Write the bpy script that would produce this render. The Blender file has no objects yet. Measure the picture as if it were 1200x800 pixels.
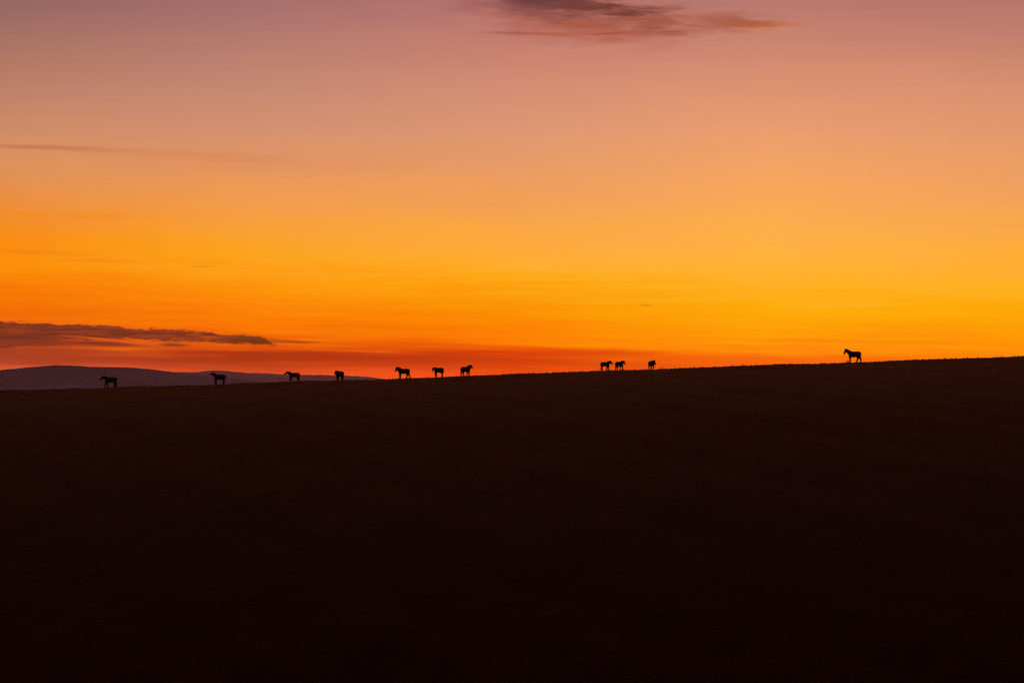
import bpy, bmesh, math, random
import numpy as np
from mathutils import Vector, Matrix

random.seed(7)
rng = np.random.default_rng(7)
scene = bpy.context.scene
col = scene.collection
R = math.radians

# ------------------------------------------------------------------ camera
F = 2700.0            # focal length in units of 1/1200 of the picture width
HZ = 458.0            # where the eye-level horizon falls, in the same units from the top
cam_d = bpy.data.cameras.new("camera")
cam_d.sensor_width = 36.0
cam_d.lens = 36.0 * F / 1200.0
cam_d.clip_start = 0.1
cam_d.clip_end = 60000.0
cam = bpy.data.objects.new("camera", cam_d)
col.objects.link(cam)
cam.location = (0, 0, 0)
cam.rotation_euler = (R(90) + math.atan((HZ - 400.0) / F), 0, 0)
scene.camera = cam

# ------------------------------------------------------------------ sky
world = bpy.data.worlds.new("World")
scene.world = world
world.use_nodes = True
NT = world.node_tree
NT.nodes.clear()


def lin(c):
    out = []
    for v in c:
        v = v / 255.0
        out.append(v / 12.92 if v <= 0.04045 else ((v + 0.055) / 1.055) ** 2.4)
    return (*out, 1.0)


def sock(nt, s, inp):
    if isinstance(s, (int, float)):
        inp.default_value = s
    elif isinstance(s, (tuple, list)):
        inp.default_value = s
    else:
        nt.links.new(s, inp)


def M(op, a, b=None, c=None, clamp=False, nt=NT):
    n = nt.nodes.new("ShaderNodeMath")
    n.operation = op
    n.use_clamp = clamp
    sock(nt, a, n.inputs[0])
    if b is not None:
        sock(nt, b, n.inputs[1])
    if c is not None:
        sock(nt, c, n.inputs[2])
    return n.outputs[0]


def smooth(v, a, b, o0=0.0, o1=1.0, nt=NT):
    n = nt.nodes.new("ShaderNodeMapRange")
    n.interpolation_type = 'SMOOTHSTEP'
    sock(nt, v, n.inputs[0])
    sock(nt, a, n.inputs[1]); sock(nt, b, n.inputs[2])
    n.inputs[3].default_value = o0; n.inputs[4].default_value = o1
    return n.outputs[0]


def mixc(f, a, b, mode='MIX', nt=NT):
    n = nt.nodes.new("ShaderNodeMix")
    n.data_type = 'RGBA'
    n.blend_type = mode
    n.clamp_factor = True
    sock(nt, f, n.inputs[0])
    sock(nt, a, n.inputs[6]); sock(nt, b, n.inputs[7])
    return n.outputs[2]


def noise(vec, scale=1.0, detail=4.0, rough=0.55, nt=NT):
    n = nt.nodes.new("ShaderNodeTexNoise")
    n.inputs["Scale"].default_value = scale
    n.inputs["Detail"].default_value = detail
    n.inputs["Roughness"].default_value = rough
    nt.links.new(vec, n.inputs["Vector"])
    return n.outputs["Fac"]


def comb(x, y, z=0.0, nt=NT):
    n = nt.nodes.new("ShaderNodeCombineXYZ")
    sock(nt, x, n.inputs[0]); sock(nt, y, n.inputs[1]); sock(nt, z, n.inputs[2])
    return n.outputs[0]


tc = NT.nodes.new("ShaderNodeTexCoord")
sep = NT.nodes.new("ShaderNodeSeparateXYZ")
NT.links.new(tc.outputs["Generated"], sep.inputs[0])
dx, dy, dz = sep.outputs
hyp = M('SQRT', M('ADD', M('MULTIPLY', dx, dx), M('MULTIPLY', dy, dy)))
hyp = M('MAXIMUM', hyp, 1e-4)
north = M('DIVIDE', dy, hyp)                     # cosine of the compass bearing away from the glow
den = M('MULTIPLY', hyp, M('MAXIMUM', north, 0.9))
AZ = M('MULTIPLY_ADD', M('DIVIDE', dx, den), F, 600.0)      # bearing scale
EL = M('MULTIPLY_ADD', M('DIVIDE', dz, den), -F, HZ)        # height scale (falls upward)

# thin drifting layers: bend the height scale a little
n1 = noise(comb(M('MULTIPLY', AZ, 0.0022), M('MULTIPLY', M('SUBTRACT', EL, M('MULTIPLY', AZ, 0.025)), 0.028)), 1, 3)
n2 = noise(comb(M('MULTIPLY_ADD', AZ, 0.0065, 31.7), M('MULTIPLY', EL, 0.11), 5.2), 1, 3)
n3 = noise(comb(M('MULTIPLY_ADD', AZ, 0.010, 3.1), M('MULTIPLY', M('SUBTRACT', EL, M('MULTIPLY', AZ, 0.02)), 0.27), 8.8), 1, 4)
lowness = smooth(EL, 120.0, 330.0)
bend = M('MULTIPLY', M('ADD', M('MULTIPLY', M('SUBTRACT', n1, 0.5), 56.0),
                       M('ADD', M('MULTIPLY', M('SUBTRACT', n2, 0.5), 30.0), M('MULTIPLY', M('SUBTRACT', n3, 0.5), 26.0))),
         M('MULTIPLY_ADD', lowness, 0.6, 0.4))
fade = smooth(EL, 405.0, 445.0, 1.0, 0.25)
ELb = M('ADD', EL, M('MULTIPLY', bend, fade))

columns = [
    (0, [(0, (150, 103, 98)), (50, (170, 115, 101)), (105, (190, 128, 105)), (150, (206, 140, 102)), (190, (222, 146, 90)),
         (225, (232, 144, 72)), (260, (243, 140, 38)), (285, (249, 140, 16)), (305, (252, 144, 6)), (335, (249, 126, 4)),
         (365, (243, 110, 4)), (385, (232, 95, 14)), (400, (182, 66, 26)), (412, (164, 60, 31)), (422, (176, 65, 38)),
         (430, (208, 82, 45)), (445, (216, 90, 52))]),
    (300, [(0, (166, 110, 108)), (50, (182, 124, 111)), (105, (198, 138, 114)), (150, (212, 145, 112)), (190, (226, 148, 98)),
           (225, (238, 155, 84)), (260, (247, 160, 60)), (285, (251, 163, 38)), (305, (253, 163, 26)), (335, (253, 148, 8)),
           (355, (252, 134, 6)), (380, (250, 118, 0)), (397, (236, 96, 4)), (408, (217, 74, 8)), (415, (166, 50, 14)),
           (423, (176, 54, 17)), (430, (190, 64, 24)), (437, (228, 78, 32)), (445, (235, 84, 36))]),
    (600, [(0, (180, 115, 110)), (60, (201, 131, 112)), (105, (211, 142, 115)), (145, (218, 150, 116)), (190, (230, 155, 103)),
           (225, (240, 158, 90)), (265, (249, 167, 68)), (305, (254, 174, 48)), (330, (254, 168, 18)), (355, (250, 150, 2)),
           (375, (252, 137, 0)), (395, (252, 124, 0)), (407, (245, 104, 0)), (415, (236, 82, 1)), (421, (214, 62, 4)),
           (427, (206, 58, 4)), (433, (222, 68, 6)), (440, (240, 78, 12))]),
    (900, [(0, (184, 120, 110)), (65, (208, 138, 113)), (105, (222, 148, 113)), (155, (236, 158, 110)), (200, (244, 164, 98)),
           (265, (252, 174, 76)), (300, (254, 178, 58)), (335, (254, 178, 38)), (355, (253, 172, 8)), (385, (253, 160, 3)),
           (405, (254, 138, 5)), (418, (251, 120, 4)), (426, (246, 102, 6)), (440, (240, 88, 8))]),
    (1200, [(0, (180, 117, 107)), (50, (198, 130, 110)), (105, (217, 145, 112)), (165, (230, 155, 106)), (225, (241, 161, 92)),
            (265, (248, 168, 76)), (305, (254, 173, 55)), (335, (254, 177, 30)), (365, (254, 168, 4)), (385, (253, 158, 3)),
            (405, (253, 146, 2)), (420, (252, 130, 4)), (440, (245, 105, 6))]),
]
tramp = M('MULTIPLY_ADD', ELb, -1.0 / 480.0, 1.0, clamp=True)
sky_c = None
for i, (ax, stops) in enumerate(columns):
    n = NT.nodes.new("ShaderNodeValToRGB")
    cr = n.color_ramp
    cr.interpolation = 'LINEAR'
    st = sorted([(1 - y / 480.0, c) for y, c in stops])
    cr.elements[0].position = st[0][0]; cr.elements[0].color = lin(st[0][1])
    cr.elements[1].position = st[-1][0]; cr.elements[1].color = lin(st[-1][1])
    for p, c in st[1:-1]:
        e = cr.elements.new(p)
        e.color = lin(c)
    NT.links.new(tramp, n.inputs[0])
    if sky_c is None:
        sky_c = n.outputs[0]
    else:
        a0 = columns[i - 1][0]
        f = M('DIVIDE', M('SUBTRACT', AZ, float(a0)), float(ax - a0), clamp=True)
        sky_c = mixc(f, sky_c, n.outputs[0])

# wispy coordinates for the clouds
wa = noise(comb(M('MULTIPLY', AZ, 0.020), M('MULTIPLY', EL, 0.085), 1.3), 1, 5, 0.6)
wb = noise(comb(M('MULTIPLY', AZ, 0.016), M('MULTIPLY', EL, 0.11), 9.1), 1, 5, 0.6)
wc = noise(comb(M('MULTIPLY', AZ, 0.05), M('MULTIPLY', EL, 0.33), 4.4), 1, 4, 0.6)


def streak(c, cx, cy, rx, ry, tilt, colour, k, warp=1.0, soft=1.0):
    """a soft lens of cloud: centre, half length, half height, slope"""
    X = M('ADD', AZ, M('MULTIPLY', M('SUBTRACT', wb, 0.5), 26.0 * warp))
    Y = M('ADD', EL, M('MULTIPLY', M('SUBTRACT', wa, 0.5), min(3.2 * ry, 22.0) * warp))
    Y = M('ADD', Y, M('MULTIPLY', M('SUBTRACT', wc, 0.5), min(1.2 * ry, 7.0) * warp))
    X = M('SUBTRACT', X, float(cx))
    Y = M('SUBTRACT', Y, M('MULTIPLY_ADD', X, float(tilt), float(cy)))
    a = M('DIVIDE', X, float(rx)); b = M('DIVIDE', Y, float(ry))
    d = M('SQRT', M('ADD', M('MULTIPLY', a, a), M('MULTIPLY', b, b)))
    m = M('MULTIPLY', smooth(d, 1.0 - 0.9 * soft, 1.05 + 0.35 * soft, 1.0, 0.0), float(k))
    return mixc(m, c, lin(colour))


# faint bands
for s in [
    (50, 172.5, 95, 3.2, 0.035, (186, 112, 82), 0.75, 0.5, 1.0),
    (190, 180, 160, 6, 0.055, (212, 132, 84), 0.55, 0.6, 1.0),
    (300, 192, 190, 11, 0.02, (221, 142, 94), 0.35, 0.8, 1.0),
    (10, 251, 190, 5, 0.02, (246, 138, 22), 0.5, 0.8, 1.0),
    (20, 294, 90, 3, 0.05, (240, 124, 14), 0.5, 0.6, 1.0),
    (110, 305, 70, 2.6, 0.02, (243, 130, 10), 0.5, 0.5, 1.0),
    (237, 312, 17, 1.8, 0.02, (236, 130, 14), 0.6, 0.3, 1.0),
    (757, 357.5, 9, 1.4, 0.02, (222, 136, 14), 0.8, 0.2, 1.0),
    (20, 365, 120, 5, 0.0, (240, 102, 6), 0.4, 0.6, 1.0),
    (500, 404, 130, 3.0, 0.02, (222, 78, 6), 0.45, 0.7, 1.0),
    (400, 419, 170, 6.0, 0.02, (172, 48, 12), 0.75, 0.4, 1.0),
    (520, 424, 150, 5.0, 0.0, (196, 56, 6), 0.55, 0.5, 1.0),
    (690, 412, 85, 3.4, 0.01, (219, 66, 4), 0.75, 0.6, 1.0),
    (770, 419, 110, 3.2, 0.02, (240, 88, 4), 0.6, 0.6, 1.0),
    (960, 399, 130, 3.0, 0.02, (250, 126, 6), 0.6, 0.7, 1.0),
    (840, 420, 90, 5.0, 0.02, (244, 98, 4), 0.45, 0.7, 1.0),
    (1120, 381, 110, 3.0, 0.0, (250, 146, 6), 0.45, 0.7, 1.0),
    (330, 352, 60, 2.5, 0.01, (250, 126, 6), 0.4, 0.6, 1.0),
    (1190, 264, 40, 2.0, 0.0, (236, 158, 84), 0.4, 0.6, 1.0),
]:
    sky_c = streak(sky_c, *s)


def curve(xs, ys, lo, hi):
    """height of a cloud edge against the bearing scale"""
    n = NT.nodes.new("ShaderNodeFloatCurve")
    n.inputs[0].default_value = 1.0
    cm = n.mapping.curves[0]
    pts = [((x + 200.0) / 700.0, (y - lo) / (hi - lo)) for x, y in zip(xs, ys)]
    cm.points[0].location = pts[0]
    cm.points[1].location = pts[-1]
    for p in pts[1:-1]:
        cm.points.new(*p)
    for p in cm.points:
        p.handle_type = 'AUTO_CLAMPED'
    n.mapping.update()
    NT.links.new(M('DIVIDE', M('ADD', AZ, 200.0), 700.0, clamp=True), n.inputs[1])
    return M('MULTIPLY_ADD', n.outputs[0], hi - lo, lo)


# the long low bank on the left
top = curve([-200, -60, 0, 40, 75, 80, 115, 140, 170, 182, 200, 230, 250, 262, 285, 300, 312, 330, 500],
            [374, 376.5, 377, 378, 379.8, 379.2, 380.2, 382.5, 386.2, 384.2, 385.3, 387.6, 389.4, 391.8, 391.2, 393, 396, 404, 404],
            360, 420)
bot = curve([-200, 0, 60, 100, 150, 200, 235, 265, 300, 318, 330, 500],
            [409, 408, 403, 397.5, 397.5, 399.5, 400.5, 402, 404.4, 404.8, 403, 400], 360, 420)
wd = noise(comb(M('MULTIPLY', AZ, 0.11), M('MULTIPLY', EL, 0.5), 6.6), 1, 4, 0.65)
ragged = M('ADD', M('MULTIPLY', M('SUBTRACT', wd, 0.5), 8.0), M('ADD', M('MULTIPLY', M('SUBTRACT', wc, 0.5), 6.0), M('MULTIPLY', M('SUBTRACT', wb, 0.5), 4.0)))
t_in = smooth(M('SUBTRACT', M('ADD', EL, ragged), top), -0.6, 1.6)
b_in = smooth(M('SUBTRACT', M('ADD', EL, M('MULTIPLY', ragged, 1.6)), bot), -3.0, 2.4, 1.0, 0.0)
bank = M('MULTIPLY', t_in, b_in)
lobe = smooth(noise(comb(M('MULTIPLY', AZ, 0.018), M('MULTIPLY', EL, 0.2), 2.2), 1, 4), 0.38, 0.62)
bank_c = mixc(lobe, lin((140, 56, 32)), lin((100, 42, 28)))
bank_c = mixc(smooth(AZ, 255.0, 290.0), bank_c, lin((110, 52, 22)))
gap = M('MULTIPLY', smooth(noise(comb(M('MULTIPLY', AZ, 0.02), M('MULTIPLY', EL, 0.26), 7.7), 1, 4), 0.58, 0.72),
        smooth(AZ, 190.0, 240.0))
gap = M('MULTIPLY', gap, smooth(AZ, 262.0, 290.0, 1.0, 0.0))
sky_c = mixc(M('MULTIPLY', M('MULTIPLY', bank, 0.93), M('MULTIPLY_ADD', gap, -0.75, 1.0)), sky_c, bank_c)
for s in [
    (60, 401.5, 90, 4.2, 0.03, (134, 50, 30), 0.75, 0.4, 0.9),
    (122, 402.3, 46, 3.0, 0.055, (124, 46, 30), 0.85, 0.3, 0.8),
    (146, 399.3, 66, 1.7, 0.085, (226, 88, 22), 0.95, 0.3, 0.9),
    (246, 395.0, 15, 1.5, 0.06, (206, 82, 26), 0.7, 0.5, 0.9),
    (232, 402.5, 24, 1.4, 0.05, (222, 84, 16), 0.6, 0.4, 0.9),
    (160, 401.5, 28, 1.2, 0.08, (226, 84, 24), 0.7, 0.3, 0.9),
    (225, 398.6, 50, 1.0, 0.05, (98, 42, 24), 0.6, 0.5, 1.0),
    (150, 388.0, 60, 1.4, 0.05, (98, 40, 28), 0.5, 0.6, 1.0),
    (60, 388.5, 60, 1.2, 0.03, (146, 60, 34), 0.5, 0.6, 1.0),
    (60, 396, 70, 1.3, 0.03, (112, 44, 30), 0.5, 0.6, 1.0),
    (204, 404.0, 20, 2.0, 0.04, (128, 50, 28), 0.85, 0.3, 0.8),
    (292, 399.5, 38, 3.2, 0.035, (104, 48, 22), 0.75, 0.6, 1.0),
    (268, 397.0, 30, 1.4, 0.05, (120, 54, 24), 0.6, 0.6, 1.0),
    (330, 398.5, 26, 1.6, 0.05, (170, 72, 18), 0.6, 0.6, 1.0),
    (348, 400.8, 34, 1.5, 0.02, (148, 58, 18), 0.85, 0.3, 1.0),
    (100, 413, 130, 3.0, 0.02, (176, 64, 32), 0.5, 0.6, 1.0),
    (232, 412, 60, 2.4, 0.02, (178, 56, 20), 0.5, 0.5, 1.0),
]:
    sky_c = streak(sky_c, *s)

# the ragged tuft of cloud high up
wv = noise(comb(M('MULTIPLY', AZ, 0.045), M('MULTIPLY', EL, 0.16), 2.9), 1, 5, 0.65)


def scud(c, cx, cy, rx, ry, colour, k, lo, hi, seed, fx=0.012, fy=0.055, tilt=0.03):
    X = M('DIVIDE', M('SUBTRACT', AZ, float(cx)), float(rx))
    Y = M('DIVIDE', M('SUBTRACT', EL, M('MULTIPLY_ADD', M('SUBTRACT', AZ, float(cx)), tilt, float(cy))), float(ry))
    d = M('SQRT', M('ADD', M('MULTIPLY', X, X), M('MULTIPLY', Y, Y)))
    env = smooth(d, 0.15, 1.15, 1.0, 0.0)
    nn = noise(comb(M('MULTIPLY', AZ, fx), M('MULTIPLY', M('SUBTRACT', EL, M('MULTIPLY', AZ, tilt)), fy), seed), 1, 7, 0.62)
    dens = M('MULTIPLY', smooth(M('ADD', M('MULTIPLY_ADD', wv, 0.28, M('SUBTRACT', nn, 0.14)), M('MULTIPLY_ADD', env, 0.30, -0.15)), lo, hi), env)
    return mixc(M('MULTIPLY', dens, k, clamp=True), c, lin(colour))


sky_c = scud(sky_c, 690, 22, 210, 50, (178, 101, 90), 0.95, 0.38, 0.72, 3.1, 0.010, 0.075)
sky_c = scud(sky_c, 730, 26, 190, 30, (158, 84, 64), 0.95, 0.44, 0.74, 8.4, 0.016, 0.13)
sky_c = scud(sky_c, 640, 2, 120, 34, (134, 78, 74), 0.85, 0.42, 0.68, 5.0, 0.014, 0.10)
sky_c = scud(sky_c, 705, 8, 150, 22, (114, 62, 56), 1.15, 0.48, 0.76, 31.3, 0.017, 0.15)
sky_c = scud(sky_c, 626, -4, 60, 15, (104, 60, 62), 1.3, 0.38, 0.66, 17.0)
sky_c = scud(sky_c, 866, 25, 90, 17, (172, 94, 70), 1.0, 0.42, 0.74, 26.0, 0.02, 0.12)
for s in [
    (560, 6, 40, 10, 0.0, (160, 96, 94), 0.6, 1.0, 1.0),
    (690, 40, 120, 11, 0.03, (186, 106, 84), 0.45, 1.0, 1.0),
    (628, 0, 42, 8, 0.04, (116, 66, 66), 0.5, 0.9, 1.0),
    (680, 9, 50, 6, 0.08, (124, 66, 56), 0.5, 1.0, 1.0),
    (738, 13, 48, 5, -0.02, (126, 66, 54), 0.5, 1.0, 1.0),
    (772, 8, 34, 4, -0.12, (140, 76, 64), 0.4, 1.0, 1.0),
    (690, 27, 30, 4, 0.05, (176, 92, 66), 0.6, 1.0, 1.0),
    (606, 38, 40, 2.6, 0.04, (160, 88, 78), 0.75, 0.7, 1.0),
    (650, 39, 36, 2.4, 0.04, (178, 92, 66), 0.75, 0.7, 1.0),
    (712, 38.5, 32, 1.5, -0.04, (164, 78, 62), 0.8, 0.6, 1.0),
    (716, 46, 18, 2.4, -0.02, (182, 98, 64), 0.7, 0.6, 1.0),
    (600, 57, 14, 2.2, 0.0, (204, 128, 96), 0.6, 0.6, 1.0),
    (815, 20, 45, 6, 0.0, (180, 104, 88), 0.5, 1.0, 1.0),
    (850, 20, 30, 8, 0.0, (168, 96, 82), 0.6, 1.0, 1.0),
    (855, 29, 34, 5, 0.0, (172, 94, 68), 0.85, 0.8, 1.0),
    (900, 28.5, 44, 2.6, -0.04, (184, 96, 62), 0.85, 0.6, 1.0),
    (895, 32.5, 40, 2.2, -0.02, (210, 128, 84), 0.6, 0.6, 1.0),
    (930, 27, 34, 1.6, -0.05, (206, 122, 90), 0.6, 0.6, 1.0),
]:
    sky_c = streak(sky_c, *s)

# the dome above and behind the afterglow
nish = NT.nodes.new("ShaderNodeTexSky")
nish.sky_type = 'NISHITA'
nish.sun_disc = False
nish.sun_elevation = R(0.5)
nish.sun_rotation = R(8)
nish.altitude = 200
nish.air_density = 1.0
nish.dust_density = 3.0
nish_c = mixc(1.0, nish.outputs[0], (0.022, 0.010, 0.008, 1), mode='MULTIPLY')
nish_c = mixc(1.0, nish_c, (0.13, 0.060, 0.070, 1), mode='ADD')  # even mauve light added to the unseen dome to lift the far hills
up = smooth(EL, -5.0, -520.0)
side = smooth(north, 0.955, 0.35)
away = M('MAXIMUM', up, side)
sky_c = mixc(away, sky_c, nish_c)
bg = NT.nodes.new("ShaderNodeBackground")
NT.links.new(sky_c, bg.inputs[0])
bg.inputs[1].default_value = 1.0
# the glow behind the haze is a little stronger than what gets through it
HAZE_D, HAZE_TOP, HAZE_FAR = 0.00004, 62.0, 7400.0
path = M('MINIMUM', M('DIVIDE', HAZE_TOP * F, M('MAXIMUM', M('SUBTRACT', HZ, EL), 4.0)), HAZE_FAR)
boost = M('EXPONENT', M('MULTIPLY', path, HAZE_D * 0.9))
NT.links.new(boost, bg.inputs[1])
wo = NT.nodes.new("ShaderNodeOutputWorld")
NT.links.new(bg.outputs[0], wo.inputs[0])

# ------------------------------------------------------------------ last trace of the sun
sun_d = bpy.data.lights.new("sun", 'SUN')
sun_d.energy = 0.02
sun_d.angle = R(12)
sun_d.color = (1.0, 0.55, 0.22)
sun = bpy.data.objects.new("sun", sun_d)
col.objects.link(sun)
# low over the horizon, ahead of the camera and a little to the right
sun.rotation_euler = (Vector((math.sin(R(8)), math.cos(R(8)), math.tan(R(1.0))))).to_track_quat('Z', 'Y').to_euler()

vs = scene.view_settings
vs.view_transform = 'Standard'
vs.look = 'None'
vs.exposure = 0.0
vs.gamma = 1.0
vs.use_curve_mapping = False
scene.cycles.use_denoising = False
scene.cycles.volume_bounces = 0
scene.cycles.max_bounces = 4


# ------------------------------------------------------------------ materials
def material(name, rough=0.9, spec=0.2):
    m = bpy.data.materials.new(name)
    m.use_nodes = True
    nt = m.node_tree
    b = nt.nodes["Principled BSDF"]
    b.inputs["Roughness"].default_value = rough
    b.inputs["Specular IOR Level"].default_value = spec
    return m, nt, b


def noisy(name, c1, c2, scale, rough=0.9, spec=0.2, detail=5, stretch=(1, 1, 1), lo=0.4, hi=0.62):
    m, nt, b = material(name, rough, spec)
    t = nt.nodes.new("ShaderNodeTexCoord")
    mp = nt.nodes.new("ShaderNodeMapping")
    mp.inputs["Scale"].default_value = stretch
    nt.links.new(t.outputs["Object"], mp.inputs[0])
    f = smooth(noise(mp.outputs[0], scale, detail, 0.6, nt=nt), lo, hi, nt=nt)
    c = mixc(f, c1, c2, nt=nt)
    nt.links.new(c, b.inputs["Base Color"])
    return m, nt, b, mp, c


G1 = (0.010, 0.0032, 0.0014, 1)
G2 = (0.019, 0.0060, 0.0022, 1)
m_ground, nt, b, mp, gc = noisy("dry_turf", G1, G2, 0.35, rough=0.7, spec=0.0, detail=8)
fine = noise(mp.outputs[0], 3.5, 6, 0.7, nt=nt)
gc2 = mixc(smooth(fine, 0.52, 0.70, 0.0, 0.8, nt=nt), gc, (0.040, 0.014, 0.005, 1), nt=nt)
nt.links.new(gc2, b.inputs["Base Color"])
b.inputs["Sheen Weight"].default_value = 0.17
b.inputs["Sheen Roughness"].default_value = 0.3
b.inputs["Sheen Tint"].default_value = (1, 0.56, 0.27, 1)
bp = nt.nodes.new("ShaderNodeBump")
bp.inputs["Strength"].default_value = 0.35
bp.inputs["Distance"].default_value = 0.05
nt.links.new(fine, bp.inputs["Height"])
nt.links.new(bp.outputs[0], b.inputs["Normal"])

m_grass = noisy("dry_grass", (0.018, 0.006, 0.002, 1), (0.034, 0.012, 0.004, 1), 0.8, rough=0.8, spec=0.0)[0]
gnt = m_grass.node_tree
tr = gnt.nodes.new("ShaderNodeBsdfTranslucent")
tr.inputs[0].default_value = (0.34, 0.10, 0.012, 1)
gmx = gnt.nodes.new("ShaderNodeMixShader")
gmx.inputs[0].default_value = 0.5
gnt.links.new(gnt.nodes["Principled BSDF"].outputs[0], gmx.inputs[1])
gnt.links.new(tr.outputs[0], gmx.inputs[2])
gnt.links.new(gmx.outputs[0], gnt.nodes["Material Output"].inputs[0])
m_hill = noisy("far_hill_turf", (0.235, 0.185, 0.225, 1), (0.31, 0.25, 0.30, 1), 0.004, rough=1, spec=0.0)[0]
m_hill_hazed = noisy("far_hill_painted_haze", (0.42, 0.30, 0.32, 1), (0.52, 0.38, 0.38, 1), 0.003, rough=1, spec=0.0)[0]  # paler copy of the hill turf, haze brightening painted into its colour
m_coat = noisy("dark_coat", (0.016, 0.009, 0.006, 1), (0.028, 0.016, 0.010, 1), 2.5, rough=0.8, spec=0.2)[0]
m_hair = noisy("black_hair", (0.010, 0.008, 0.007, 1), (0.022, 0.016, 0.013, 1), 9, rough=0.8, spec=0.2,
               stretch=(1, 1, 0.2))[0]


# ------------------------------------------------------------------ terrain
RIDGE = [(-1500, 480), (-600, 474), (-200, 464), (0, 458), (60, 456.6), (127, 454.6), (255, 450.9), (342, 447.8),
         (397, 446.0), (440, 445.0), (471, 443.9), (513, 442.8), (546, 441.2), (600, 438.6), (640, 437.1), (710, 434.8),
         (763, 432.9), (800, 431.6), (860, 429.3), (900, 427.6), (950, 426.2), (1000, 424.4), (1060, 421.9), (1100, 420.6),
         (1150, 418.7), (1200, 417.2), (1400, 410), (1800, 398), (2600, 385)]
RX = np.array([(p - 600) / F * 300 for p, _ in RIDGE])
YC = 300.0
KCX = ([-1500, -70, 0, 70, 1500], [0.00072, 0.00070, 0.00050, 0.00036, 0.00034])   # how fast the hill rounds off towards the valley
RS = np.array([(HZ - y) / F for _, y in RIDGE])
RZ = RS * YC - RS * RS / (4 * np.interp(RX, *KCX))


def sstep(t):
    t = np.clip(t, 0, 1)
    return t * t * (3 - 2 * t)


def ground_z(x, y):
    x = np.asarray(x, float); y = np.asarray(y, float)
    zr = np.interp(x, RX, RZ)
    near = np.interp(y, [-80, -10, 0, 6, 12, 25, 40, 55, 70, 85], [2.0, -1.2, -1.7, -2.3, -3.6, -9.0, -14.5, -18.2, -20.0, -20.5])
    face = zr - np.interp(x, *KCX) * (YC - y) ** 2
    t = sstep((y - 60) / 45)
    up_ = near * (1 - t) + face * t
    back = zr - 0.5 * 0.0016 * np.minimum(np.abs(y - YC), 60) ** 2 - 0.096 * np.maximum(y - YC - 60, 0)
    floor_ = -45.0
    back = np.where(y > YC + 60, floor_ + (zr - 2.9 - floor_) * np.exp(-np.maximum(y - YC - 60, 0) / 260.0), back)
    z = np.where(y <= YC, up_, back)
    und = 0.05 * np.sin(x * 0.31 + 1.0) * np.sin(y * 0.23) + 0.03 * np.sin(x * 0.83 + y * 0.4) + 0.022 * np.sin(x * 2.1 - y * 0.9) + 0.018 * np.sin(x * 4.3 + y * 0.7 + 1.1) * np.sin(x * 0.37)
    return z + und * (np.abs(y) < 600)


def grid_mesh(name, xs, ys, zf, mat):
    X, Y = np.meshgrid(xs, ys)
    Z = zf(X, Y)
    nx, ny = len(xs), len(ys)
    v = np.stack([X.ravel(), Y.ravel(), Z.ravel()], 1)
    i = np.arange(nx * ny).reshape(ny, nx)
    f = np.stack([i[:-1, :-1].ravel(), i[:-1, 1:].ravel(), i[1:, 1:].ravel(), i[1:, :-1].ravel()], 1)
    me = bpy.data.meshes.new(name)
    me.from_pydata(v.tolist(), [], f.tolist())
    me.polygons.foreach_set("use_smooth", [True] * len(me.polygons))
    me.materials.append(mat)
    o = bpy.data.objects.new(name, me)
    col.objects.link(o)
    return o


xs = np.concatenate([-np.geomspace(5900, 95, 24), np.arange(-90, 90.1, 0.75), np.geomspace(95, 5900, 24)])
ys = np.concatenate([np.arange(-80, 0, 8), np.arange(0, 30, 1.0), np.arange(30, 240, 2.5), np.arange(240, 330, 1.0),
                     np.arange(330, 500, 8.0), np.geomspace(500, 7300, 26)])
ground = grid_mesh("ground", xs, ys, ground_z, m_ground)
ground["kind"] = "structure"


def fbm1(x, seed, octs=5, base=1.0):
    r = np.random.default_rng(seed)
    out = np.zeros_like(x)
    a = 1.0
    for k in range(octs):
        out += a * np.sin(x * base * 2 ** k * r.uniform(0.9, 1.1) + r.uniform(0, 6.28))
        a *= 0.5
    return out


def hill(name, dist, profile, depth, seed, mat=None):
    px = np.array([p for p, _ in profile], float)
    py = np.array([q for _, q in profile], float)
    xw = (px - 600) / F * dist
    zw = (HZ - py) / F * dist
    xs_ = np.linspace(xw[0], xw[-1], 420)
    ys_ = np.linspace(-1, 1, 41)
    zt = np.interp(xs_, xw, zw)
    k = np.hanning(9); k /= k.sum()
    zt = np.convolve(np.pad(zt, 4, mode='edge'), k, mode='valid')
    zt += fbm1(xs_, seed, 6, 0.024) * dist * 0.00016
    zt += np.random.default_rng(seed).normal(0, 1, len(zt)) * dist * 0.00006
    X, T = np.meshgrid(xs_, ys_)
    crest = fbm1(xs_, seed + 1, 4, 0.002) * depth * 0.05
    Y = dist + crest[None, :] + T * depth
    prof = np.cos(T * math.pi / 2) ** 1.2
    base = -50.0
    Z = base + (zt[None, :] - base) * prof
    rough = fbm1(X * 0.9 + Y * 0.6, seed + 2, 5, 0.006) * 3.0 * (1 - prof) * prof * 4
    Z = Z + rough
    nx, ny = len(xs_), len(ys_)
    v = np.stack([X.ravel(), Y.ravel(), Z.ravel()], 1)
    i = np.arange(nx * ny).reshape(ny, nx)
    f = np.stack([i[:-1, :-1].ravel(), i[:-1, 1:].ravel(), i[1:, 1:].ravel(), i[1:, :-1].ravel()], 1)
    me = bpy.data.meshes.new(name)
    me.from_pydata(v.tolist(), [], f.tolist())
    me.polygons.foreach_set("use_smooth", [True] * len(me.polygons))
    me.materials.append(mat or m_hill)
    o = bpy.data.objects.new(name, me)
    col.objects.link(o)
    o["kind"] = "structure"
    return o


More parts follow.
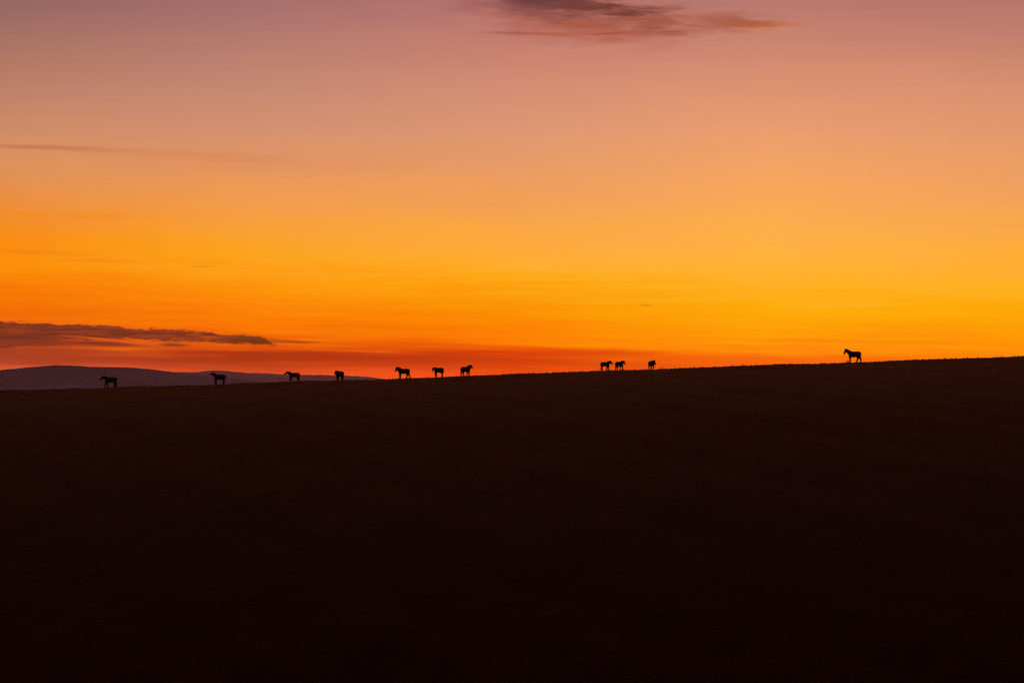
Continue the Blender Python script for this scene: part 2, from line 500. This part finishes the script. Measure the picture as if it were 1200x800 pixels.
hill("hills", 3300, [(-700, 462), (-500, 448), (-300, 440), (-120, 437), (-40, 435.5), (0, 433), (20, 431), (40, 429.3),
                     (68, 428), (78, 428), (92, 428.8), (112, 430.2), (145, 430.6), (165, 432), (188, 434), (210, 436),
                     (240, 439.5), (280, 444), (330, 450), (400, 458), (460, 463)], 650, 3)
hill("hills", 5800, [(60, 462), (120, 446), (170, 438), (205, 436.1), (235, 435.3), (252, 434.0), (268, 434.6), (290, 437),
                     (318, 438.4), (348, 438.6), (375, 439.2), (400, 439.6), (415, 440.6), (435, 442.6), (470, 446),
                     (560, 450), (760, 455), (1000, 459), (1200, 463)], 700, 11, m_hill_hazed)
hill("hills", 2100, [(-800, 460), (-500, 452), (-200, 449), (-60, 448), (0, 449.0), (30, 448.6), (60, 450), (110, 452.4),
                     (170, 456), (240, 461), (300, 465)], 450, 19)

# ------------------------------------------------------------------ haze
hm = bpy.data.materials.new("dusk_air")
hm.use_nodes = True
hm.node_tree.nodes.clear()
ho = hm.node_tree.nodes.new("ShaderNodeOutputMaterial")
pv = hm.node_tree.nodes.new("ShaderNodeVolumePrincipled")
pv.inputs["Color"].default_value = (0.80, 0.45, 0.25, 1)
pv.inputs["Density"].default_value = HAZE_D
pv.inputs["Anisotropy"].default_value = 0.72
hm.node_tree.links.new(pv.outputs[0], ho.inputs["Volume"])
bm = bmesh.new()
bmesh.ops.create_cube(bm, size=1.0)
for v in bm.verts:
    v.co = Vector((v.co.x * 12000, HAZE_FAR / 2 - 60 + v.co.y * (HAZE_FAR + 120), (HAZE_TOP if v.co.z > 0 else -58.0)))
me = bpy.data.meshes.new("haze")
bm.to_mesh(me); bm.free()
me.materials.append(hm)
haze = bpy.data.objects.new("haze", me)
col.objects.link(haze)
haze["kind"] = "stuff"
haze["label"] = "thin dusky air that pales the far hills"


# ------------------------------------------------------------------ grass
def sight_y(x):
    """where the line of sight just touches the crest at this bearing"""
    yy = np.arange(240, 312, 0.25)
    zz = ground_z(x / 300.0 * yy, yy)
    return yy[np.argmax(zz / yy)]


def tufts(px, py, h, n, spread, wid):
    k = len(px)
    P = np.repeat(np.stack([px, py], 1), n, 0)
    H = np.repeat(h, n) * rng.uniform(0.45, 1.0, k * n)
    S = np.repeat(spread, n)
    W = np.repeat(wid, n) * rng.uniform(0.6, 1.3, k * n)
    a = rng.uniform(0, 2 * math.pi, k * n)
    r = S * np.sqrt(rng.uniform(0, 1, k * n))
    bx = P[:, 0] + r * np.cos(a); by = P[:, 1] + r * np.sin(a)
    bz = ground_z(bx, by) - 0.01
    lean = rng.uniform(0.1, 0.6, k * n) * H
    la = a + rng.uniform(-0.7, 0.7, k * n)
    wx = -np.sin(la) * W; wy = np.cos(la) * W
    V = np.zeros((k * n, 5, 3))
    V[:, 0] = np.stack([bx - wx, by - wy, bz], 1)
    V[:, 1] = np.stack([bx + wx, by + wy, bz], 1)
    mx = bx + lean * 0.35 * np.cos(la); my = by + lean * 0.35 * np.sin(la)
    V[:, 2] = np.stack([mx - wx * .7, my - wy * .7, bz + H * 0.6], 1)
    V[:, 3] = np.stack([mx + wx * .7, my + wy * .7, bz + H * 0.6], 1)
    V[:, 4] = np.stack([bx + lean * np.cos(la), by + lean * np.sin(la), bz + H], 1)
    return V


parts = []
# crest strip
n = 16000
tx = rng.uniform(-80, 80, n); ty = rng.uniform(262, 302, n)
cl = np.sin(tx * 0.9 + 1.3) + np.sin(tx * 2.3 + ty * 0.7) + 0.8 * np.sin(tx * 0.21 + 2) + rng.normal(0, 0.7, n)
keep = cl > -0.5
tx, ty, cl = tx[keep], ty[keep], cl[keep]
hh = 0.05 + 0.035 * np.clip(cl + 0.5, 0, 3) + rng.exponential(0.018, len(tx))
hh = np.clip(hh, 0.04, 0.26)
parts.append(tufts(tx, ty, hh, 10, 0.08 + hh * 0.4, np.full(len(tx), 0.012)))
# the odd taller clump on the skyline
n = 420
tx = rng.uniform(-80, 80, n); ty = np.array([sight_y(x) for x in tx]) + rng.uniform(-2.5, 1.0, n)
hh = (0.09 + np.minimum(rng.exponential(0.07, n), 0.30)) * np.where(tx > 8, 1.15, 0.85)
parts.append(tufts(tx, ty, hh, 16, np.full(n, 0.07), np.full(n, 0.012)))
# hillside
n = 30000
u = rng.uniform(0, 1, n)
ty = 95 * (275 / 95) ** u
tx = rng.uniform(-1, 1, n) * (ty * 0.235 + 2)
cl = np.sin(tx * 0.5 + ty * 0.12) + np.sin(tx * 1.3 - ty * 0.31 + 2) + rng.normal(0, 0.8, n)
keep = cl > -0.3
tx, ty, cl = tx[keep], ty[keep], cl[keep]
hh = (rng.uniform(0.03, 0.10, len(tx)) + 0.02 * np.clip(cl, 0, 3)) * np.clip(ty / 90.0, 0.35, 1.0)
parts.append(tufts(tx, ty, hh, 9, 0.05 + hh * 0.5, np.full(len(tx), 0.006)))
V = np.concatenate(parts)
nb = len(V)
verts = V.reshape(-1, 3)
me = bpy.data.meshes.new("grass")
me.vertices.add(nb * 5)
me.vertices.foreach_set("co", verts.ravel())
base = (np.arange(nb) * 5)[:, None]
tri = np.concatenate([base + np.array([[0, 1, 3]]), base + np.array([[0, 3, 2]]), base + np.array([[2, 3, 4]])], 1).reshape(-1, 3)
me.loops.add(tri.size)
me.loops.foreach_set("vertex_index", tri.ravel().astype(np.int32))
me.polygons.add(len(tri))
me.polygons.foreach_set("loop_start", (np.arange(len(tri)) * 3).astype(np.int32))
me.polygons.foreach_set("loop_total", np.full(len(tri), 3, np.int32))
me.update(calc_edges=True)
me.materials.append(m_grass)
grass = bpy.data.objects.new("grass", me)
col.objects.link(grass)
grass["kind"] = "stuff"
grass["label"] = "short dry grass tufts covering the dark hillside and its crest"
grass["category"] = "grass"


# ------------------------------------------------------------------ weeds on the crest
def px_to_ground(px):
    x300 = (px - 600) / F * 300.0
    y = sight_y(x300)
    return x300 / 300.0 * y, y


def weed(px, h, seed, label):
    r = random.Random(seed)
    x, y = px_to_ground(px)
    bm = bmesh.new()
    for s in range(4 if h > 0.3 else 3):
        hgt = h * (1.0 if s == 0 else r.uniform(0.45, 0.8))
        lean = Vector((r.uniform(-0.22, 0.22), r.uniform(-0.2, 0.2), 1.0)).normalized()
        b0 = Vector((r.uniform(-0.05, 0.05), r.uniform(-0.05, 0.05), -0.03))
        mat = Matrix.Translation(b0 + lean * hgt / 2) @ lean.to_track_quat('Z', 'Y').to_matrix().to_4x4()
        bmesh.ops.create_cone(bm, cap_ends=True, segments=6, radius1=0.014, radius2=0.006, depth=hgt, matrix=mat)
        for k in range(7):
            t = r.uniform(0.2, 1.0)
            p = b0 + lean * hgt * t
            a = r.uniform(0, 6.28)
            d = Vector((math.cos(a), math.sin(a), r.uniform(0.2, 0.9))).normalized()
            L = r.uniform(0.05, 0.11) * (1.2 - 0.5 * t)
            sidev = d.cross(Vector((0, 0, 1))).normalized() * L * 0.22
            vs_ = [bm.verts.new(p), bm.verts.new(p + d * L * 0.5 + sidev), bm.verts.new(p + d * L),
                   bm.verts.new(p + d * L * 0.5 - sidev)]
            bm.faces.new(vs_)
        mh = Matrix.Translation(b0 + lean * hgt) @ Matrix.Diagonal((1, 1, 1.6, 1))
        bmesh.ops.create_icosphere(bm, subdivisions=1, radius=0.022, matrix=mh)
    me = bpy.data.meshes.new("weed")
    bm.to_mesh(me); bm.free()
    me.materials.append(m_grass)
    o = bpy.data.objects.new("weed", me)
    col.objects.link(o)
    o.location = (x, y, float(ground_z(x, y)))
    o["label"] = label
    o["category"] = "weed"
    o["group"] = "weeds poking up from the crest"


weed(63, 0.38, 1, "small dark weed clump on the crest before the far hills, left of the first horse")
weed(598, 0.26, 2, "squat weed on the crest in the gap between the two middle groups of horses")
weed(619, 0.18, 6, "low weed on the crest just right of the squat weed")
weed(870, 0.36, 3, "thin upright weed on the crest left of the lone large horse")
weed(885, 0.24, 7, "short weed on the crest between the thin upright weed and the lone large horse")
weed(1090, 0.28, 4, "bushy weed on the crest, nearest on the right of the lone large horse")
weed(1147, 0.24, 8, "small weed on the crest midway between the bushy weed and the right edge")
weed(1193, 0.26, 5, "upright weed on the crest at the far right edge")


# ------------------------------------------------------------------ horses
def limb(bm, chain):
    """tapering closed tube with round joints: chain of (point, radius)"""
    for (p, r_) in chain:
        bmesh.ops.create_icosphere(bm, subdivisions=2, radius=r_, matrix=Matrix.Translation(p))
    for (p, r0), (q, r1) in zip(chain[:-1], chain[1:]):
        d = q - p
        if d.length < 1e-4:
            continue
        m_ = Matrix.Translation((p + q) / 2) @ d.to_track_quat('Z', 'Y').to_matrix().to_4x4()
        bmesh.ops.create_cone(bm, cap_ends=True, segments=14, radius1=r0 * 0.99, radius2=r1 * 0.99, depth=d.length, matrix=m_)


def ball(bm, p, rx, ry, rz, pitch=0.0):
    m_ = Matrix.Translation(p) @ Matrix.Rotation(pitch, 4, 'Y') @ Matrix.Diagonal((rx, ry, rz, 1))
    bmesh.ops.create_icosphere(bm, subdivisions=3, radius=1.0, matrix=m_)


def finish(bm, name, mat, parent, voxel):
    me = bpy.data.meshes.new(name)
    bm.to_mesh(me); bm.free()
    tmp = bpy.data.objects.new(name, me)
    col.objects.link(tmp)
    rm = tmp.modifiers.new("r", 'REMESH')
    rm.mode = 'VOXEL'; rm.voxel_size = voxel; rm.use_smooth_shade = True
    sm = tmp.modifiers.new("s", 'SMOOTH')
    sm.factor = 0.5; sm.iterations = 2
    dg = bpy.context.evaluated_depsgraph_get()
    out = bpy.data.meshes.new_from_object(tmp.evaluated_get(dg))
    bpy.data.objects.remove(tmp)
    bpy.data.meshes.remove(me)
    out.name = name
    out.materials.clear(); out.materials.append(mat)
    o = bpy.data.objects.new(name, out)
    col.objects.link(o)
    if parent:
        o.parent = parent
    return o


def horse(px, heading, scale, label, neck=35, neck_yaw=0, head=-40, head_yaw=0, legs=(0, 0, 0, 0), stocky=1.0,
          leg_len=1.0, neck_len=0.62, tail_out=0.1, ear=0.15, dy=0.0, belly=1.0, thick=1.0, length=1.0, head_len=1.0, dz=0.0):
    """heading: degrees, 0 faces right, 180 left, 90 away from the camera, 270 towards it"""
    x, y = px_to_ground(px)
    y += dy
    root = bpy.data.objects.new("horse", None)
    root.empty_display_size = 0.3
    col.objects.link(root)
    root.location = (x, y, float(ground_z(x, y)) - 0.015 + dz)
    root.rotation_euler = (0, 0, R(heading))
    root.scale = (scale, scale, scale)
    root["label"] = label
    root["category"] = "horse"
    root["group"] = "horses strung out along the crest"
    L = length
    up = 0.78 * (leg_len - 1.0)          # longer legs lift the trunk
    V = Vector
    bm = bmesh.new()
    w = 0.86 * stocky
    ball(bm, V((-0.54 * L, 0, 1.13 + up)), 0.27, 0.26 * w / 0.86, 0.26)
    ball(bm, V((-0.28 * L, 0, 1.05 + up)), 0.35, 0.30 * stocky, 0.335 * belly)
    ball(bm, V((0.02, 0, 1.01 + up)), 0.42, 0.33 * stocky, 0.375 * belly)
    ball(bm, V((0.28 * L, 0, 1.03 + up)), 0.34, 0.30 * stocky, 0.36)
    ball(bm, V((0.48 * L, 0, 1.08 + up)), 0.24, 0.22 * stocky, 0.27)
    ball(bm, V((0.38 * L, 0, 1.24 + up)), 0.24, 0.12, 0.16)
    # neck
    nb_ = V((0.50 * L, 0, 1.17 + up))
    na, ny_ = R(neck), R(neck_yaw)
    nd = V((math.cos(na) * math.cos(ny_), math.cos(na) * math.sin(ny_), math.sin(na)))
    poll = nb_ + nd * neck_len
    mid = nb_ + nd * neck_len * 0.5 + V((0, 0, 0.03))
    limb(bm, [(nb_ - nd * 0.05 + V((0, 0, -0.04)), 0.29 * thick), (mid, 0.23 * thick), (poll, 0.17 * thick)])
    # head
    ha, hy = R(head), R(neck_yaw + head_yaw)
    hd = V((math.cos(ha) * math.cos(hy), math.cos(ha) * math.sin(hy), math.sin(ha)))
    hl = head_len
    jaw = poll + hd * 0.12 * hl + V((0, 0, -0.03))
    muz = poll + hd * 0.40 * hl
    lip = poll + hd * 0.50 * hl
    limb(bm, [(poll, 0.15), (jaw, 0.155), (muz, 0.110), (lip, 0.095)])
    sidev = V((-math.sin(hy), math.cos(hy), 0))
    upv = sidev.cross(hd) * -1
    if upv.z < 0:
        upv = -upv
    for s in (-1, 1):
        e0 = poll + sidev * 0.07 * s + upv * 0.06 - hd * 0.02
        e1 = e0 + (upv * 0.8 + V((0, 0, 0.6)) + sidev * 0.35 * s).normalized() * ear
        limb(bm, [(e0, 0.045), ((e0 + e1) / 2, 0.045), (e1, 0.020)])
    # legs: forelegs left/right, hind legs left/right; swing in degrees (forward positive)
    for k, (sx, s) in enumerate(((1, 1), (1, -1), (-1, 1), (-1, -1))):
        sw = R(legs[k])
        yy = 0.135 * s * stocky
        if sx > 0:
            top_ = V((0.46 * L, yy, 1.02 + up)); pts = [(0, 0, 0.19), (0.0, -0.30, 0.165), (0.015, -0.56, 0.108),
                                                        (0.0, -0.88, 0.080), (0.03, -0.985, 0.088)]
        else:
            top_ = V((-0.56 * L, yy, 1.04 + up)); pts = [(0, 0, 0.24), (0.04, -0.30, 0.195), (-0.10, -0.54, 0.115),
                                                         (-0.07, -0.90, 0.082), (-0.03, -1.005, 0.090)]
        chain = []
        for (ax, az, r_) in pts:
            az *= (1 + 0.78 * (leg_len - 1.0))
            rx_ = ax * math.cos(sw) - az * math.sin(sw)
            rz_ = ax * math.sin(sw) + az * math.cos(sw)
            chain.append((top_ + V((rx_, 0, rz_)), r_))
        # keep the hoof on the turf
        foot, fr = chain[-1]
        chain[-1] = (V((foot.x, foot.y, 0.045)), fr)
        pf, pr = chain[-2]
        chain[-2] = (V((pf.x, pf.y, 0.045 + 0.10)), pr)
        limb(bm, chain)
    finish(bm, "body", m_coat, root, 0.022)
    # mane
    bm = bmesh.new()
    back_dir = nd.cross(V((-math.sin(ny_), math.cos(ny_), 0)))
    if back_dir.z < 0:
        back_dir = -back_dir
    pts = []
    for t in np.linspace(0.0, 1.0, 9):
        p = nb_ + nd * neck_len * t
        rad = (0.28 * (1 - t) + 0.17 * t) * thick
        pts.append((p + back_dir * (rad * 0.96), 0.030 + 0.012 * math.sin(t * 3.1)))
    limb(bm, pts)
    fl = poll + upv * 0.10 + hd * 0.10
    limb(bm, [(pts[-1][0], 0.035), (fl, 0.022)])
    finish(bm, "mane", m_hair, root, 0.016)
    # tail
    bm = bmesh.new()
    t0 = V((-0.76 * L, 0, 1.27 + up))
    limb(bm, [(t0, 0.055), (t0 + V((-0.04 - tail_out * 0.3, 0, -0.10)), 0.06), (t0 + V((-0.04 - tail_out * 0.6, 0, -0.32)), 0.065),
              (t0 + V((-0.01 - tail_out * 0.7, 0, -0.52)), 0.050), (t0 + V((0.01 - tail_out * 0.7, 0, -0.66)), 0.02)])
    finish(bm, "tail", m_hair, root, 0.016)
    return root


horse(129.5, 180, 0.98, "leftmost horse, walking left with its head level, in front of the far hills",
      neck=20, head=-32, legs=(14, -8, 8, -6), neck_len=0.50, stocky=0.9)
horse(257.0, 183, 0.97, "horse with raised head and ears out, second from the left, before the far hills",
      neck=38, head=-12, neck_len=0.50, legs=(4, -2, 4, 0), ear=0.22, head_yaw=25, neck_yaw=0, head_len=0.8)
horse(344.5, 180, 0.83, "small slim horse facing left, its head just above the hill line, third from the left",
      neck=26, head=-35, neck_len=0.58, legs=(8, -8, 8, -8), stocky=0.85, length=1.05)
horse(398.0, 238, 0.90, "horse seen end-on where the far hills run out, its head hidden against its shoulder",
      neck=14, head=-62, neck_len=0.38, neck_yaw=-8, legs=(5, -5, 5, -5), stocky=1.15, ear=0.10, head_len=0.8, thick=1.1)
horse(473.0, 180, 0.96, "horse with a dipped back and lowered muzzle facing left, first one clear of the hills",
      neck=33, head=-60, neck_len=0.48, legs=(3, -2, 15, -12), stocky=0.95, thick=1.2, tail_out=0.0)
horse(514.0, 215, 0.88, "compact horse with its head no higher than its back, between two horses with raised heads",
      neck=8, head=-55, neck_len=0.48, neck_yaw=15, legs=(2, -2, 10, -8), stocky=1.0, ear=0.08, head_len=0.85)
horse(545.5, -38, 0.88, "horse facing right, thick neck and head lifted above its back, mid line",
      neck=36, head=-38, neck_len=0.52, neck_yaw=10, legs=(8, -4, 12, -4), stocky=1.0, thick=1.3, head_len=0.75, ear=0.12)
horse(709.3, -32, 0.79, "horse walking right, head lowered towards the horse ahead, left one of the close pair",
      neck=24, head=-48, neck_len=0.50, neck_yaw=8, legs=(4, -6, -12, 10), stocky=1.0, thick=1.15, ear=0.17)
horse(725.8, -50, 0.79, "horse right behind its neighbour's muzzle, right one of the close pair",
      neck=22, head=-55, neck_len=0.46, neck_yaw=14, legs=(12, -8, 4, -4), stocky=1.05, thick=1.2, ear=0.09, head_len=0.9)
horse(763.5, -72, 0.82, "round horse facing the viewer alone, a little right of the close pair",
      neck=16, head=-62, neck_len=0.40, neck_yaw=22, legs=(5, -6, 6, -6), stocky=1.15, thick=1.15, ear=0.10)
horse(1000.9, 180, 1.02, "lone large horse facing left on the crest at right, neck arched and muzzle down",
      neck=36, head=-66, neck_len=0.60, legs=(2, -1, -11, 19), stocky=0.9, thick=0.98, tail_out=0.0)
